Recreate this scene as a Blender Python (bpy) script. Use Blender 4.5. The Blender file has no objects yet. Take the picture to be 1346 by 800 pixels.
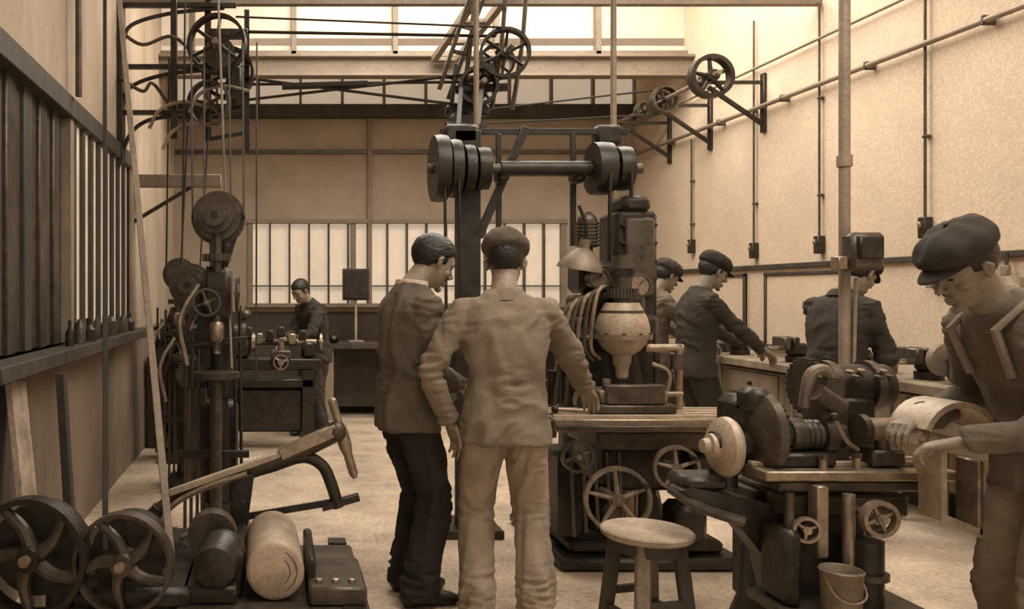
import bpy, bmesh, math, random
from mathutils import Vector as V, Matrix, noise
random.seed(4)
SC=bpy.context.scene
pi=math.pi
# ------------------------------------------------------------ materials
def tone(v): return (min(1,v), v*.785, v*.575, 1)
MATS={}
def mat(name,v,rough=.7,metal=0,var=.18,scale=6,bump=.15,bs=40,emit=0,stretch=(1,1,1),split=None,grain=.14,gs=75):
    m=bpy.data.materials.new(name); m.use_nodes=True; nt=m.node_tree; n=nt.nodes; l=nt.links
    b=n['Principled BSDF']; b.inputs['Roughness'].default_value=rough; b.inputs['Metallic'].default_value=metal
    tc=n.new('ShaderNodeTexCoord'); mp=n.new('ShaderNodeMapping'); mp.inputs['Scale'].default_value=stretch
    l.new(tc.outputs['Object'],mp.inputs['Vector'])
    nz=n.new('ShaderNodeTexNoise'); nz.inputs['Scale'].default_value=scale; nz.inputs['Detail'].default_value=6; nz.inputs['Roughness'].default_value=.65
    l.new(mp.outputs[0],nz.inputs['Vector'])
    cr=n.new('ShaderNodeValToRGB'); cr.color_ramp.elements[0].position=.3; cr.color_ramp.elements[1].position=.7
    cr.color_ramp.elements[0].color=tone(v*(1-var)); cr.color_ramp.elements[1].color=tone(v*(1+var))
    l.new(nz.outputs['Fac'],cr.inputs[0]); out=cr.outputs[0]
    if grain:
        g=n.new('ShaderNodeTexNoise'); g.inputs['Scale'].default_value=gs; g.inputs['Detail'].default_value=2; l.new(tc.outputs['Object'],g.inputs['Vector'])
        mr=n.new('ShaderNodeMapRange'); mr.inputs[1].default_value=.3; mr.inputs[2].default_value=.7; mr.inputs[3].default_value=1-grain; mr.inputs[4].default_value=1+grain; l.new(g.outputs['Fac'],mr.inputs[0])
        vm=n.new('ShaderNodeVectorMath'); vm.operation='SCALE'; l.new(out,vm.inputs[0]); l.new(mr.outputs[0],vm.inputs['Scale']); out=vm.outputs[0]
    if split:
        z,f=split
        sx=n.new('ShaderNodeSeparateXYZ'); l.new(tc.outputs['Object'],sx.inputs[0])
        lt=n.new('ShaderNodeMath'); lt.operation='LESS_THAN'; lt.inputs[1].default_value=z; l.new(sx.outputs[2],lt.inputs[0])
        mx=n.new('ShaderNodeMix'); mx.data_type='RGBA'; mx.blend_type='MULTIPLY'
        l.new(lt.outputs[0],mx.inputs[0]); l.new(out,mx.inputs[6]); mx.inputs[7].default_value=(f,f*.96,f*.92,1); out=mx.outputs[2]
    l.new(out,b.inputs['Base Color'])
    if bump:
        n2=n.new('ShaderNodeTexNoise'); n2.inputs['Scale'].default_value=bs; n2.inputs['Detail'].default_value=4; l.new(mp.outputs[0],n2.inputs['Vector'])
        bp=n.new('ShaderNodeBump'); bp.inputs['Strength'].default_value=bump; bp.inputs['Distance'].default_value=.02
        l.new(n2.outputs['Fac'],bp.inputs['Height']); l.new(bp.outputs[0],b.inputs['Normal'])
    if emit:
        b.inputs['Emission Color'].default_value=(1,.83,.62,1); b.inputs['Emission Strength'].default_value=emit
    MATS[name]=m; return m
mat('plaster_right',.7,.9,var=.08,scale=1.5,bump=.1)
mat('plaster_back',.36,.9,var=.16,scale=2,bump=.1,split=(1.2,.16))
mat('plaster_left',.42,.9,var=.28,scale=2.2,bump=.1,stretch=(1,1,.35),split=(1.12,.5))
mat('ceiling_boards',.6,.9,var=.06)
mat('concrete',.48,.85,var=.38,scale=2.2,bump=.35,bs=14,grain=.2,gs=40)
mat('glass_frost',.55,.5,var=.2,scale=2.5,bump=0,emit=.38)
mat('glass_roof',.6,.5,var=.15,scale=1.5,bump=0,emit=.36)
mat('glass_dim',.5,.5,var=.3,scale=3,bump=0,emit=.3)
mat('beam_paint',.24,.7,var=.15)
mat('iron',.038,.4,.3,var=.5,scale=14,bump=.12,bs=50)
mat('iron_mid',.095,.38,.4,var=.45,scale=12,bump=.1,bs=50)
mat('steel',.34,.36,.6,var=.35,scale=16,bump=.06)
mat('steel_pale',.46,.48,.15,var=.28,scale=9,bump=.04)
mat('galvanised',.24,.5,.3,var=.3,scale=9,bump=.05)
mat('wood',.28,.7,var=.35,scale=7,stretch=(1,1,.3))
mat('wood_dark',.06,.7,var=.4,scale=7,stretch=(1,1,.3))
mat('wood_pale',.38,.75,var=.38,scale=8,bump=.2)
mat('belt',.035,.8,var=.3,bump=0)
mat('belt_pale',.24,.7,var=.3)
mat('pipe',.3,.5,.2,var=.2)
mat('skin',.33,.5,var=.2,scale=16,bump=.08,grain=.08)
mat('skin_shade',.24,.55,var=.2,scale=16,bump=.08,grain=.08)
mat('hair',.016,.42,var=.4,scale=30,bump=.5,bs=90,stretch=(1,.3,1))
mat('eye',.015,.2,bump=0)
mat('lip',.14,.5,bump=0)
CL=dict(scale=4,bump=.2,bs=150,grain=.14,gs=150)
mat('cloth_pale',.38,.95,var=.3,**CL)
mat('cloth_light',.24,.95,var=.3,**CL)
mat('cloth_mid',.14,.95,var=.35,**CL)
mat('cloth_dark',.045,.95,var=.4,**CL)
mat('cloth_black',.026,.95,var=.4,**CL)
mat('cap_grey',.11,.95,var=.35,**CL)
mat('shirt',.7,.9,var=.05)
mat('leather',.02,.4,var=.3)
# ------------------------------------------------------------ mesh builder
def axes(d):
    d=V(d).normalized(); r=V((0,0,1)) if abs(d.z)<.9 else V((0,1,0))
    u=d.cross(r).normalized(); return d,u,u.cross(d).normalized()
class MB:
    def __init__(s,name): s.name=name; s.bm=bmesh.new(); s.ml=[]
    def mi(s,m):
        if m not in s.ml: s.ml.append(m)
        return s.ml.index(m)
    def add(s,vs,fs,m):
        k=s.mi(m); b=[s.bm.verts.new(v) for v in vs]
        for f in fs:
            try:
                q=s.bm.faces.new([b[i] for i in f]); q.material_index=k
            except ValueError: pass
    def rings(s,rs,m,cap=True,closed=False):
        n=len(rs[0]); vs=[p for r in rs for p in r]; fs=[]
        for i in range(len(rs)-(0 if closed else 1)):
            a=i*n; c=((i+1)%len(rs))*n
            for j in range(n): fs.append((a+j,a+(j+1)%n,c+(j+1)%n,c+j))
        if cap and not closed: fs.append(tuple(range(n))[::-1]); fs.append(tuple((len(rs)-1)*n+j for j in range(n)))
        s.add(vs,fs,m)
    def lathe(s,c,ax,prof,m,seg=24,closed=False):
        c=V(c); d,u,w=axes(ax)
        s.rings([[c+d*h+(u*math.cos(2*pi*j/seg)+w*math.sin(2*pi*j/seg))*max(r,.0004) for j in range(seg)] for h,r in prof],m,True,closed)
    def cyl(s,p,q,r,m,r2=None,seg=16):
        p=V(p);q=V(q); s.lathe(p,q-p,[(0,r),((q-p).length,r if r2 is None else r2)],m,seg)
    def box(s,c,sz,m,rot=None,bev=.005):
        t=bmesh.new(); bmesh.ops.create_cube(t,size=1)
        for v in t.verts: v.co=V((v.co.x*sz[0],v.co.y*sz[1],v.co.z*sz[2]))
        bev=min(bev,min(sz)*.3)
        if bev>.0008: bmesh.ops.bevel(t,geom=t.edges[:],offset=bev,segments=1,affect='EDGES')
        R=rot if rot else Matrix.Identity(3); c=V(c); t.verts.ensure_lookup_table(); t.verts.index_update()
        s.add([c+R@v.co for v in t.verts],[[v.index for v in f.verts] for f in t.faces],m); t.free()
    def bx(s,x0,x1,y0,y1,z0,z1,m,bev=.005): s.box(((x0+x1)/2,(y0+y1)/2,(z0+z1)/2),(abs(x1-x0),abs(y1-y0),abs(z1-z0)),m,None,bev)
    def beam(s,p,q,w,h,m,bev=.002):
        p=V(p);q=V(q); d,u,x=axes(q-p); R=Matrix((u,d,x)).transposed(); s.box((p+q)/2,(w,(q-p).length,h),m,R,bev)
    def tube(s,pts,r,m,seg=8,closed=False):
        pts=[V(p) for p in pts]; n=len(pts); rs=[]; u=None
        for i,p in enumerate(pts):
            if closed: t=pts[(i+1)%n]-pts[i-1]
            else: t=pts[min(i+1,n-1)]-pts[max(i-1,0)]
            t.normalize()
            if u is None: _,u,_w=axes(t)
            u=(u-t*u.dot(t)).normalized(); w=t.cross(u); ri=r[i] if isinstance(r,(list,tuple)) else r
            rs.append([p+(u*math.cos(2*pi*j/seg)+w*math.sin(2*pi*j/seg))*ri for j in range(seg)])
        s.rings(rs,m,True,closed)
    def curve(s,ctrl,r,m,seg=8,k=6):
        c=[V(p) for p in ctrl]; c=[c[0]*2-c[1]]+c+[c[-1]*2-c[-2]]; o=[]
        for i in range(1,len(c)-2):
            for j in range(k):
                t=j/k; a,b,d,e=c[i-1:i+3]
                o.append(.5*((2*b)+(d-a)*t+(2*a-5*b+4*d-e)*t*t+(3*b-a-3*d+e)*t**3))
        o.append(c[-2])
        s.tube(o,[r]*len(o) if not isinstance(r,(list,tuple)) else [r[0]+(r[1]-r[0])*i/(len(o)-1) for i in range(len(o))],m,seg)
    def ell(s,c,rad,m,R=None,seg=16,nr=10):
        c=V(c); R=R or Matrix.Identity(3); rs=[]
        for i in range(nr+1):
            a=-pi/2+pi*i/nr; k=max(math.cos(a),.02)
            rs.append([c+R@V((rad[0]*k*math.cos(2*pi*j/seg),rad[1]*k*math.sin(2*pi*j/seg),rad[2]*math.sin(a))) for j in range(seg)])
        s.rings(rs,m)
    def wheel(s,c,ax,R,w,m,n=5,t=.02,hub=.03,sr=.012,spm=None,curved=0):
        s.lathe(c,ax,[(-w/2,R),(w/2,R),(w/2,R-t),(-w/2,R-t)],m,36,True)
        c=V(c); d,u,x=axes(ax); s.cyl(c-d*w*.7,c+d*w*.7,hub,m); s.cyl(c-d*w*1.0,c+d*w*1.0,hub*.45,'steel')
        for i in range(n):
            a=2*pi*i/n+.4; e=u*math.cos(a)+x*math.sin(a); f=u*math.cos(a+curved)+x*math.sin(a+curved)
            s.curve([c+e*hub*.6,c+(e+f).normalized()*R*.5,c+f*(R-t*.6)],[sr*1.25,sr*.8],spm or m,8,4)
    def gear(s,c,ax,R,w,m,n=28):
        c=V(c); d,u,x=axes(ax); s.lathe(c-d*w/2,d,[(0,R*.93),(w,R*.93)],m,28)
        for i in range(n):
            a=2*pi*i/n; e=u*math.cos(a)+x*math.sin(a); s.beam(c-d*w/2+e*R*.96,c+d*w/2+e*R*.96,R*.1,R*.09,m,0)
    def bolt(s,p,ax,r,m='steel'): s.lathe(p,ax,[(0,r),(r*.8,r),(r*.9,r*.7)],m,6)
    def prism(s,poly,o,u,v,th,m):
        o=V(o);u=V(u);v=V(v); n=u.cross(v).normalized()*th
        s.rings([[o+u*a+v*b-n*.5 for a,b in poly],[o+u*a+v*b+n*.5 for a,b in poly]],m)
    def mesh(s,sharp=38):
        bmesh.ops.recalc_face_normals(s.bm,faces=s.bm.faces[:]); me=bpy.data.meshes.new(s.name); s.bm.to_mesh(me); s.bm.free()
        for m in s.ml: me.materials.append(MATS[m])
        me.polygons.foreach_set('use_smooth',[True]*len(me.polygons))
        if sharp: me.set_sharp_from_angle(angle=math.radians(sharp))
        return me
    def done(s,parent=None,sharp=38):
        ob=bpy.data.objects.new(s.name,s.mesh(sharp)); SC.collection.objects.link(ob)
        if parent: ob.parent=parent
        return ob
    def remeshed(s,vox,parent,disp=None,smooth=3):
        ob=s.done(None,0); m=ob.modifiers.new('r','REMESH'); m.mode='VOXEL'; m.voxel_size=vox
        if smooth: q=ob.modifiers.new('s','SMOOTH'); q.iterations=smooth; q.factor=.5
        dg=bpy.context.evaluated_depsgraph_get(); me=bpy.data.meshes.new_from_object(ob.evaluated_get(dg))
        if disp:
            nr=[v.normal.copy() for v in me.vertices]
            for v,n in zip(me.vertices,nr): v.co=v.co+n*disp(v.co)
        me.polygons.foreach_set('use_smooth',[True]*len(me.polygons))
        me.materials.clear(); me.materials.append(MATS[s.ml[0]])
        for p in me.polygons: p.material_index=0
        old=ob.data; ob.modifiers.clear(); ob.data=me; bpy.data.meshes.remove(old); me.name=s.name
        if parent: ob.parent=parent
        return ob
# ------------------------------------------------------------ people
def loft(b,secs,m,side=V((1,0,0)),seg=20,pw=1.0):
    rs=[]; P=[V(q[0]) for q in secs]; n=len(P)
    for i,(p,ra,rb) in enumerate(secs):
        t=(P[min(i+1,n-1)]-P[max(i-1,0)]).normalized(); s=(side-t*side.dot(t)).normalized(); w=t.cross(s); r=[]
        for j in range(seg):
            a=2*pi*j/seg; c=math.cos(a); d=math.sin(a); r.append(P[i]+s*ra*math.copysign(abs(c)**pw,c)+w*rb*math.copysign(abs(d)**pw,d))
        rs.append(r)
    b.rings(rs,m)
def ik(a,c,l1,l2,pole):
    d=c-a; L=min(d.length,(l1+l2)*.998); d.normalize(); c=a+d*L
    x=(l1*l1-l2*l2+L*L)/(2*L); h=math.sqrt(max(l1*l1-x*x,0)); p=(pole-d*pole.dot(d)).normalized()
    return a+d*x+p*h,c
def folds(amp,sx,sz,seed,joints=(),top=None):
    o=V((seed*3.1,seed*1.7,seed))
    def f(p):
        q=V((p.x*sx,p.y*sx,p.z*sz))+o; w=noise.noise(q*.6)*1.3; q=q+V((w,w,-w*1.5))
        d=amp*((1-abs(noise.noise(q))*2.6)*.8+noise.noise(q*2.3)*.5-.35)
        for j in joints:
            e=(p-j).length
            if e<.14:
                g=V((p.x*8,p.y*8,p.z*30))+o; d+=.013*(1-e/.14)*(1-abs(noise.noise(g))*3.2)
        if top is not None: d*=min(1,max(0,(top-p.z)/.12))
        return d
    return f
def hand(name,par,w,f,n,right,curl=.5,k=1.0,m='skin'):
    f=f.normalized(); n=(n-f*n.dot(f)).normalized(); s=f.cross(n)*(1 if right else -1)
    b=MB(name); loft(b,[(w-f*.04,.024*k,.02*k),(w,.027*k,.019*k),(w+f*.03*k,.036*k,.017*k),(w+f*.07*k,.042*k,.015*k),(w+f*.092*k,.04*k,.012*k)],m,s,16,.8)
    for i,(o,L) in enumerate([(.031,.068),(.0105,.077),(-.0105,.072),(-.031,.056)]):
        p=w+f*.08*k+s*o*k; pts=[p]; a=0; d=f
        for j,q in enumerate((.18,.42,.32,.26)):
            a+=curl*(.15 if j==0 else .75)+i*.03; d=f*math.cos(a)+n*math.sin(a)+s*o*1.5; p=p+d.normalized()*L*q*k; pts.append(p)
        b.tube(pts,[.0095*k,.0095*k,.0088*k,.008*k,.0062*k],m,8)
    p=w+f*.02*k+s*.026*k
    pts=[p,p+(f*.55+s*.6+n*.3).normalized()*.035*k]; pts.append(pts[-1]+(f*.8+s*.35+n*.45).normalized()*.033*k); pts.append(pts[-1]+(f*.85+n*.55).normalized()*.027*k)
    b.tube(pts,[.014*k,.0125*k,.0105*k,.008*k],m,8)
    b.remeshed(.0036,par,None,2)
def head(par,piv,yaw,pitch,roll,hat,hairm='hair',k=1.0,skin='skin',seed=1,hatm='cap_grey'):
    R=(Matrix.Rotation(math.radians(yaw),3,'Z')@Matrix.Rotation(-math.radians(pitch),3,'X')@Matrix.Rotation(math.radians(roll),3,'Y'))
    off=V((0,-.04,-.03)); T=lambda x,y,z:piv+R@((V((x,y,z))-off)*k)
    X=R@V((1,0,0)); b=MB('head'); m=skin
    b.ell(T(0,-.012,.145),(.074*k,.096*k,.084*k),m,R,24,14)
    loft(b,[(T(0,.015,.15),.066*k,.074*k),(T(0,.022,.1),.066*k,.068*k),(T(0,.026,.06),.058*k,.06*k),(T(0,.036,.028),.046*k,.048*k),(T(0,.046,.006),.03*k,.034*k)],m,X,20,.9)
    b.ell(T(0,.078,.014),(.018*k,.016*k,.014*k),m,R)
    b.tube([T(0,.084,.13),T(0,.094,.11),T(0,.109,.092),T(0,.113,.083)],[.007*k,.008*k,.011*k,.0105*k],m)
    for sx in(-1,1):
        b.ell(T(sx*.012,.098,.083),(.009*k,.01*k,.008*k),m,R,10,6)
        b.tube([T(sx*.01,.087,.134),T(sx*.03,.085,.139),T(sx*.052,.067,.134)],[.009*k,.0095*k,.008*k],m)
        b.ell(T(sx*.042,.062,.088),(.02*k,.02*k,.018*k),m,R,12,8)
        b.ell(T(sx*.031,.072,.117),(.0135*k,.0125*k,.0115*k),m,R,12,8)
        b.tube([T(sx*.074,.008,.085),T(sx*.083,.0,.1),T(sx*.088,-.008,.122),T(sx*.084,.002,.134),T(sx*.076,.012,.125)],[.007*k,.009*k,.009*k,.008*k,.006*k],m)
        b.ell(T(sx*.077,.002,.108),(.006*k,.014*k,.02*k),m,R,10,6)
    b.tube([T(-.022,.082,.05),T(0,.095,.054),T(.022,.082,.05)],[.004*k,.0085*k,.004*k],m)
    b.tube([T(-.02,.08,.043),T(0,.093,.041),T(.02,.08,.043)],[.004*k,.009*k,.004*k],m)
    loft(b,[(T(0,-.012,.07),.055*k,.058*k),(T(0,-.025,.02),.055*k,.057*k),(piv+R@V((0,.006,-.0))*k,.06*k,.06*k),(piv+V((0,-.02,-.07))*k,.07*k,.07*k)],m,V((1,0,0)),20)
    b.remeshed(.0042,par,None,2)
    e=MB('face_details')
    for sx in(-1,1):
        e.ell(T(sx*.031,.0825,.1175),(.0105*k,.005*k,.0035*k),'eye',R,10,6)
        e.tube([T(sx*.014,.096,.143),T(sx*.032,.093,.148),T(sx*.05,.077,.142)],[.003*k,.0045*k,.002*k],hairm,6)
        e.ell(T(sx*.008,.106,.0775),(.003*k,.004*k,.002*k),'eye',R,8,4)
    e.tube([T(-.024,.0835,.0468),T(0,.101,.0478),T(.024,.0835,.0468)],[.0012*k,.0028*k,.0012*k],'lip',6); e.done(par)
    h=MB('hair'); c=V((0,-.014,.146)); seg=40; rs=[]
    for i in range(31):
        a=-pi/2+pi*i/30; kk=max(math.cos(a),.02); r=[]
        for j in range(seg):
            t=2*pi*j/seg; d=V((.074*kk*math.cos(t),.097*kk*math.sin(t),.085*math.sin(a))); p=c+d
            y=p.y; zl=.178 if y>.06 else (.178+(y-.06)*.9 if y>.0 else max(.124+y*1.25,.048))
            if abs(p.x)>.055 and -.005<y<.03: zl=min(zl,.112)
            s=1.105 if p.z>zl else (.86 if p.z<zl-.012 else 1.02)
            if hat: s=min(s,1.05 if p.z>.16 else 1.07)
            if s>1.1: s+=noise.noise(p*60+V((seed,0,0)))*.03+(.03 if y>.03 and p.z>.2 else 0)
            p=c+d*s; r.append(T(*p))
        rs.append(r)
    h.rings(rs,hairm); h.done(par,0)
    if hat=='cap':
        h=MB('flat_cap'); rs=[]
        for i in range(29):
            a=-pi/2*.6+(pi/2*1.6)*i/28; r=[]
            for j in range(48):
                t=2*pi*j/48; kk=max(math.cos(a),.01)**.9; back=.5-.5*math.sin(t)
                x=.104*kk*math.cos(t); y=.121*kk*math.sin(t)-.008; z=.186+(.068+.012*back)*math.sin(a)+.012*back*math.cos(a)-.008*(1-back)*math.cos(a)
                if a<-.3: f=.84+.1*(a+.94)/.64; x*=f;y*=f
                w=noise.noise(V((x*22,y*22,z*22+seed)))*.012*(1 if a>-.3 else .3)+.004*math.cos(8*t)*max(0,math.cos(a))*(a>0); r.append(T(x*(1+w*3),y*(1+w*3),z+w*.8))
            rs.append(r)
        h.rings(rs,hatm); h.ell(T(0,-.01,.264),(.008*k,.008*k,.005*k),hatm,R,10,6)
        g=[[],[]]
        for lay in(0,1):
            for v in range(5):
                for u in range(13):
                    a=(u/12-.5)*2.1; q=v/4*.055*max(.05,math.cos(a*1.35)); g[lay].append(T(.083*math.sin(a),.092*math.cos(a)*1.0+q,.162-.45*q-.01*abs(math.sin(a))-lay*.004))
        vs=g[0]+g[1]; fs=[]
        for v in range(4):
            for u in range(12):
                i=v*13+u; fs.append((i,i+1,i+14,i+13)); fs.append((65+i,65+i+13,65+i+14,65+i+1))
        for u in range(12): fs.append((52+u,53+u,118+u,117+u)); fs.append((u,65+u,66+u,u+1))
        h.add(vs,fs,hatm); h.done(par,0)
def person(name,loc,head_deg,H=1.74,bend=8,wr=None,wl=None,poleR=(.5,-.6,-.6),poleL=(-.5,-.6,-.6),feet=((.11,.02),(-.11,-.02)),hd=(0,15,0),hat='cap',hatm='cap_grey',
           jacket='cloth_mid',trous='cloth_dark',skin='skin',seed=1,fat=1.0,curl=.5,hem=-.14,nR=(0,0,-1),nL=(0,0,-1),collar='cloth',apron=None,hdir=None):
    k=H/1.74; E=bpy.data.objects.new(name,None); SC.collection.objects.link(E); E.location=(loc[0],loc[1],0); E.rotation_euler=(0,0,math.radians(head_deg)); E.empty_display_size=.2
    Ri=Matrix.Rotation(-math.radians(head_deg),3,'Z'); L=lambda w:Ri@(V(w)-V((loc[0],loc[1],0)))
    hz=.93*k; B=math.radians(bend); py=-.10*math.sin(B)*k*1.2
    def sp(h):
        if h<=0: return V((0,py,hz+h*k))
        p=V((0,py,hz)); n=12
        for i in range(n):
            a=B*min(1.2,(i+.5)/n*h/.5+.15); p+=V((0,math.sin(a),math.cos(a)))*h*k/n
        return p
    X=V((1,0,0)); F=fat*k
    j=MB('jacket')
    S=[(hem,.19,.145),(-.05,.184,.14),(.04,.17,.127),(.13,.164,.121),(.22,.175,.128),(.32,.188,.132),(.4,.19,.126),(.455,.168,.108),(.495,.122,.088),(.525,.08,.074),(.54,.074,.07)]
    loft(j,[(sp(h),a*F,b_*F) for h,a,b_ in S],jacket,X,28,.88)
    WR=[]; JT=[]
    for sgn,w,pole,nn in((1,wr,poleR,nR),(-1,wl,poleL,nL)):
        sh=sp(.435)+V((sgn*.178*F,.0,0)); 
        w=L(w) if w else sh+V((sgn*.06,.06,-.5*k)); el,w=ik(sh,w,.30*k,.27*k,V(pole).normalized())
        a=sp(.435)+V((sgn*.1*F,0,0)); loft(j,[(a,.07*k,.07*k),(sh,.065*F,.07*F),(sh.lerp(el,.3),.062*F,.064*F),(sh.lerp(el,.75),.056*F,.057*F),(el,.055*k,.056*k),(el.lerp(w,.25),.054*k,.054*k),(el.lerp(w,.7),.047*k,.047*k),(el.lerp(w,.97),.044*k,.045*k)],jacket,V((0,1,.3)),18)
        WR.append((w,(w-el).normalized(),sgn,V(nn))); JT+=[el,sh+V((0,0,-.05)),w]
    JT.append(sp(.1)+V((0,-.13,0)))
    j.remeshed(.0095,E,folds(.012,7,4.5,seed,JT),3)
    for w,d,sgn,nn in WR: hand('hand_r' if sgn>0 else 'hand_l',E,w+d*.006,(d+(V(hdir) if hdir else V((0,0,0)))),nn,sgn>0,curl,k*1.05,skin)
    t=MB('trousers'); tm=trous
    loft(t,[(V((0,py,hz+.06*k)),.14*F,.1*F),(V((0,py,hz)),.15*F,.108*F),(V((0,py*.95,hz-.08*k)),.162*F,.112*F),(V((0,py*.85,hz-.13*k)),.158*F,.108*F)],tm,X,24,.85)
    ft=[]; JT=[]
    for sgn,(fx,fy) in((1,feet[0]),(-1,feet[1])):
        hp=V((sgn*.085*F,py*.95,hz-.06*k)); kn,an=ik(hp,V((fx,fy,.085*k)),.405*k,.40*k,V((sgn*.1,1,0)))
        loft(t,[(hp,.082*F,.098*F),(hp.lerp(kn,.2),.09*F,.102*F),(hp.lerp(kn,.45),.088*F,.098*F),(hp.lerp(kn,.85),.076*F,.08*F),(kn,.072*F,.076*F),(kn.lerp(an,.4),.072*F,.078*F),(kn.lerp(an,.85),.073*F,.083*F),(an-V((0,0,.045*k)),.078*F,.094*F)],tm,X,18)
        ft.append((sgn,an)); JT+=[kn,an,an+V((0,0,.06)),hp+V((0,-.1,-.14))]
    t.remeshed(.0095,E,folds(.016,8,2.4,seed+7,JT,hz-.1*k),3)
    s=MB('shoes')
    for sgn,an in ft:
        o=V((sgn*.012,1,0)).normalized(); c=V((an.x,an.y,0))
        loft(s,[(c+o*q*k+V((0,0,z)),a*k,b_*k) for q,z,a,b_ in((-.085,.03,.02,.028),(-.07,.038,.034,.038),(-.02,.05,.041,.05),(.05,.042,.044,.042),(.11,.032,.048,.032),(.16,.026,.042,.026),(.19,.02,.022,.018))],'leather',X,16)
        s.cyl(c+V((0,0,.05)),an+V((0,0,.05)),.045*k,'leather')
    s.done(E)
    np_=sp(.515); c=MB('collar'); tn=(sp(.55)-sp(.45)).normalized()
    c.lathe(np_-tn*.03,tn,[(0,.097*k),(.02,.09*k),(.046,.077*k),(.044,.068*k),(.0,.07*k)],jacket,24,True)
    if collar!='cloth': c.lathe(np_,tn,[(0,.08*k),(.034,.076*k),(.036,.066*k),(.0,.06*k)],'shirt',24,True)
    c.done(E)
    head(E,sp(.525),hd[0],hd[1],hd[2],hat,k=k*1.04,skin=skin,seed=seed,hatm=hatm)
    if apron:
        a=MB('overall_straps')
        for sgn in(-1,1):
            a.tube([sp(.1)+V((sgn*.08,-.13*F,0)),sp(.3)+V((sgn*.085,-.14*F,0)),sp(.44)+V((sgn*.095,-.105*F,.03)),sp(.5)+V((sgn*.1,0,.02)),sp(.42)+V((sgn*.09,.13*F,0)),sp(.25)+V((sgn*.08,.15*F,0))],.013,apron,8)
        a.done(E)
    return E
# ------------------------------------------------------------ room
XL,XR,YB,ZT=-1.2,4.3,10.0,4.9
def simple(name,parts):
    b=MB(name)
    for p in parts: b.bx(*p[:6],p[6],p[7] if len(p)>7 else .004)
    return b.done()
simple('floor',[(XL-.15,XR+.15,-1.5,YB+.15,-.1,0,'concrete',0)])
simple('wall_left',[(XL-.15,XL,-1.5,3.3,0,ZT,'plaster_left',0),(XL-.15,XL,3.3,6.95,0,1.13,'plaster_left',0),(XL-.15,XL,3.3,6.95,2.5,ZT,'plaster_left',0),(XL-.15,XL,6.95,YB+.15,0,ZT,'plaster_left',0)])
simple('wall_right',[(XR,XR+.15,-1.5,YB+.15,0,ZT,'plaster_right',0)])
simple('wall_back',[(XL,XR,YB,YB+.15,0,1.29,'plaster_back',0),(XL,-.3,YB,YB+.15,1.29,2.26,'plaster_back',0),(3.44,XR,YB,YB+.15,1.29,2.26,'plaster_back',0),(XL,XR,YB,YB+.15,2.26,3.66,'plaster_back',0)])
b=MB('window_1'); b.bx(-.3,3.44,YB+.05,YB+.07,1.29,2.26,'glass_frost',0)
for x in [ -.3+i*.234 for i in range(17)]: b.bx(x-.012,x+.012,YB-.01,YB+.05,1.29,2.26,'iron_mid',0)
for x in(-.3,.93,2.18,3.44): b.bx(x-.03,x+.03,YB-.02,YB+.05,1.27,2.28,'beam_paint',0)
b.bx(-.3,3.44,YB+.0,YB+.05,1.5,1.515,'iron_mid',0)
b.bx(-.34,3.48,YB-.04,YB+.02,2.25,2.3,'beam_paint');b.bx(-.34,3.48,YB-.07,YB+.02,1.25,1.3,'beam_paint'); b.done()
b=MB('window_2'); b.bx(XL-.12,XL-.1,3.3,6.95,1.13,2.5,'wood_dark',0)
b.bx(XL-.04,XL-.02,4.95,6.9,1.13,2.5,'glass_dim',0)
for i in range(9): y=5.0+i*.235; b.bx(XL-.02,XL+.005,y-.03,y+.03,1.13,2.5,'wood_dark',0)
for i in range(12): y=3.36+i*.135; b.bx(XL-.1,XL-.03-.02*(i%2),y-.066,y+.066,1.13,2.5,'iron_mid' if i%3 else 'wood_dark',.006)
b.bx(XL-.1,XL+.03,3.25,7.0,2.44,2.56,'wood_dark'); b.bx(XL-.1,XL+.14,3.25,7.0,1.06,1.13,'wood_dark'); b.bx(XL-.1,XL+.03,6.85,7.0,1.1,2.5,'wood'); b.bx(XL-.1,XL+.01,4.88,4.95,1.1,2.5,'wood'); b.done()
simple('ceiling',[(XL-.15,XR+.15,-1.5,8.8,ZT,ZT+.1,'ceiling_boards',0),(XL-.15,XR+.15,8.8,YB+.15,4.02,4.1,'ceiling_boards',0)])
b=MB('window_3'); b.bx(XL,XR,YB+.05,YB+.07,3.66,4.02,'glass_roof',0)
for i in range(12): b.bx(XL+i*.5-.015,XL+i*.5+.015,YB-.01,YB+.05,3.66,4.02,'beam_paint',0)
b.done()
b=MB('window_4'); b.bx(XL,XR,8.8,8.82,3.9,ZT,'glass_roof',0)
for i in range(6): x=.19+(i-1)*1.06; b.bx(x-.03,x+.03,8.72,8.8,3.88,ZT,'beam_paint')
b.bx(XL,XR,8.72,8.8,3.88,3.95,'beam_paint'); b.done()
simple('trim_1',[(XL,XR,YB-.1,YB,3.5,3.66,'wood_dark')]); simple('trim_2',[(XL,XR,YB-.03,YB,3.08,3.13,'iron_mid')]); simple('trim_3',[(1.1,1.15,YB-.04,YB,1.3,3.5,'beam_paint')])
simple('trim_4',[(XR-.03,XR,.5,YB,1.63,1.67,'wood_dark')])
simple('baseboard_right',[(XR-.02,XR,-1,YB,0,.15,'wood_dark')])
b=MB('roof_tie_beam'); b.bx(XL,XR,8.62,8.7,3.66,3.86,'beam_paint'); b.bx(XL,XR,8.56,8.71,3.84,3.87,'beam_paint'); b.bx(XL,XR,8.56,8.71,3.645,3.67,'beam_paint'); b.done()
b=MB('roof_tie_beam'); b.bx(XL,XR,6.58,6.64,3.69,3.76,'beam_paint'); b.done()
b=MB('roof_tie_beam'); b.bx(XL,XR,4.4,4.5,3.66,3.86,'beam_paint'); b.done()
b=MB('shaft_girder')
for x in(1.62,1.86): b.bx(x-.03,x+.03,4.52,8.54,3.77,3.84,'beam_paint')
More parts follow.
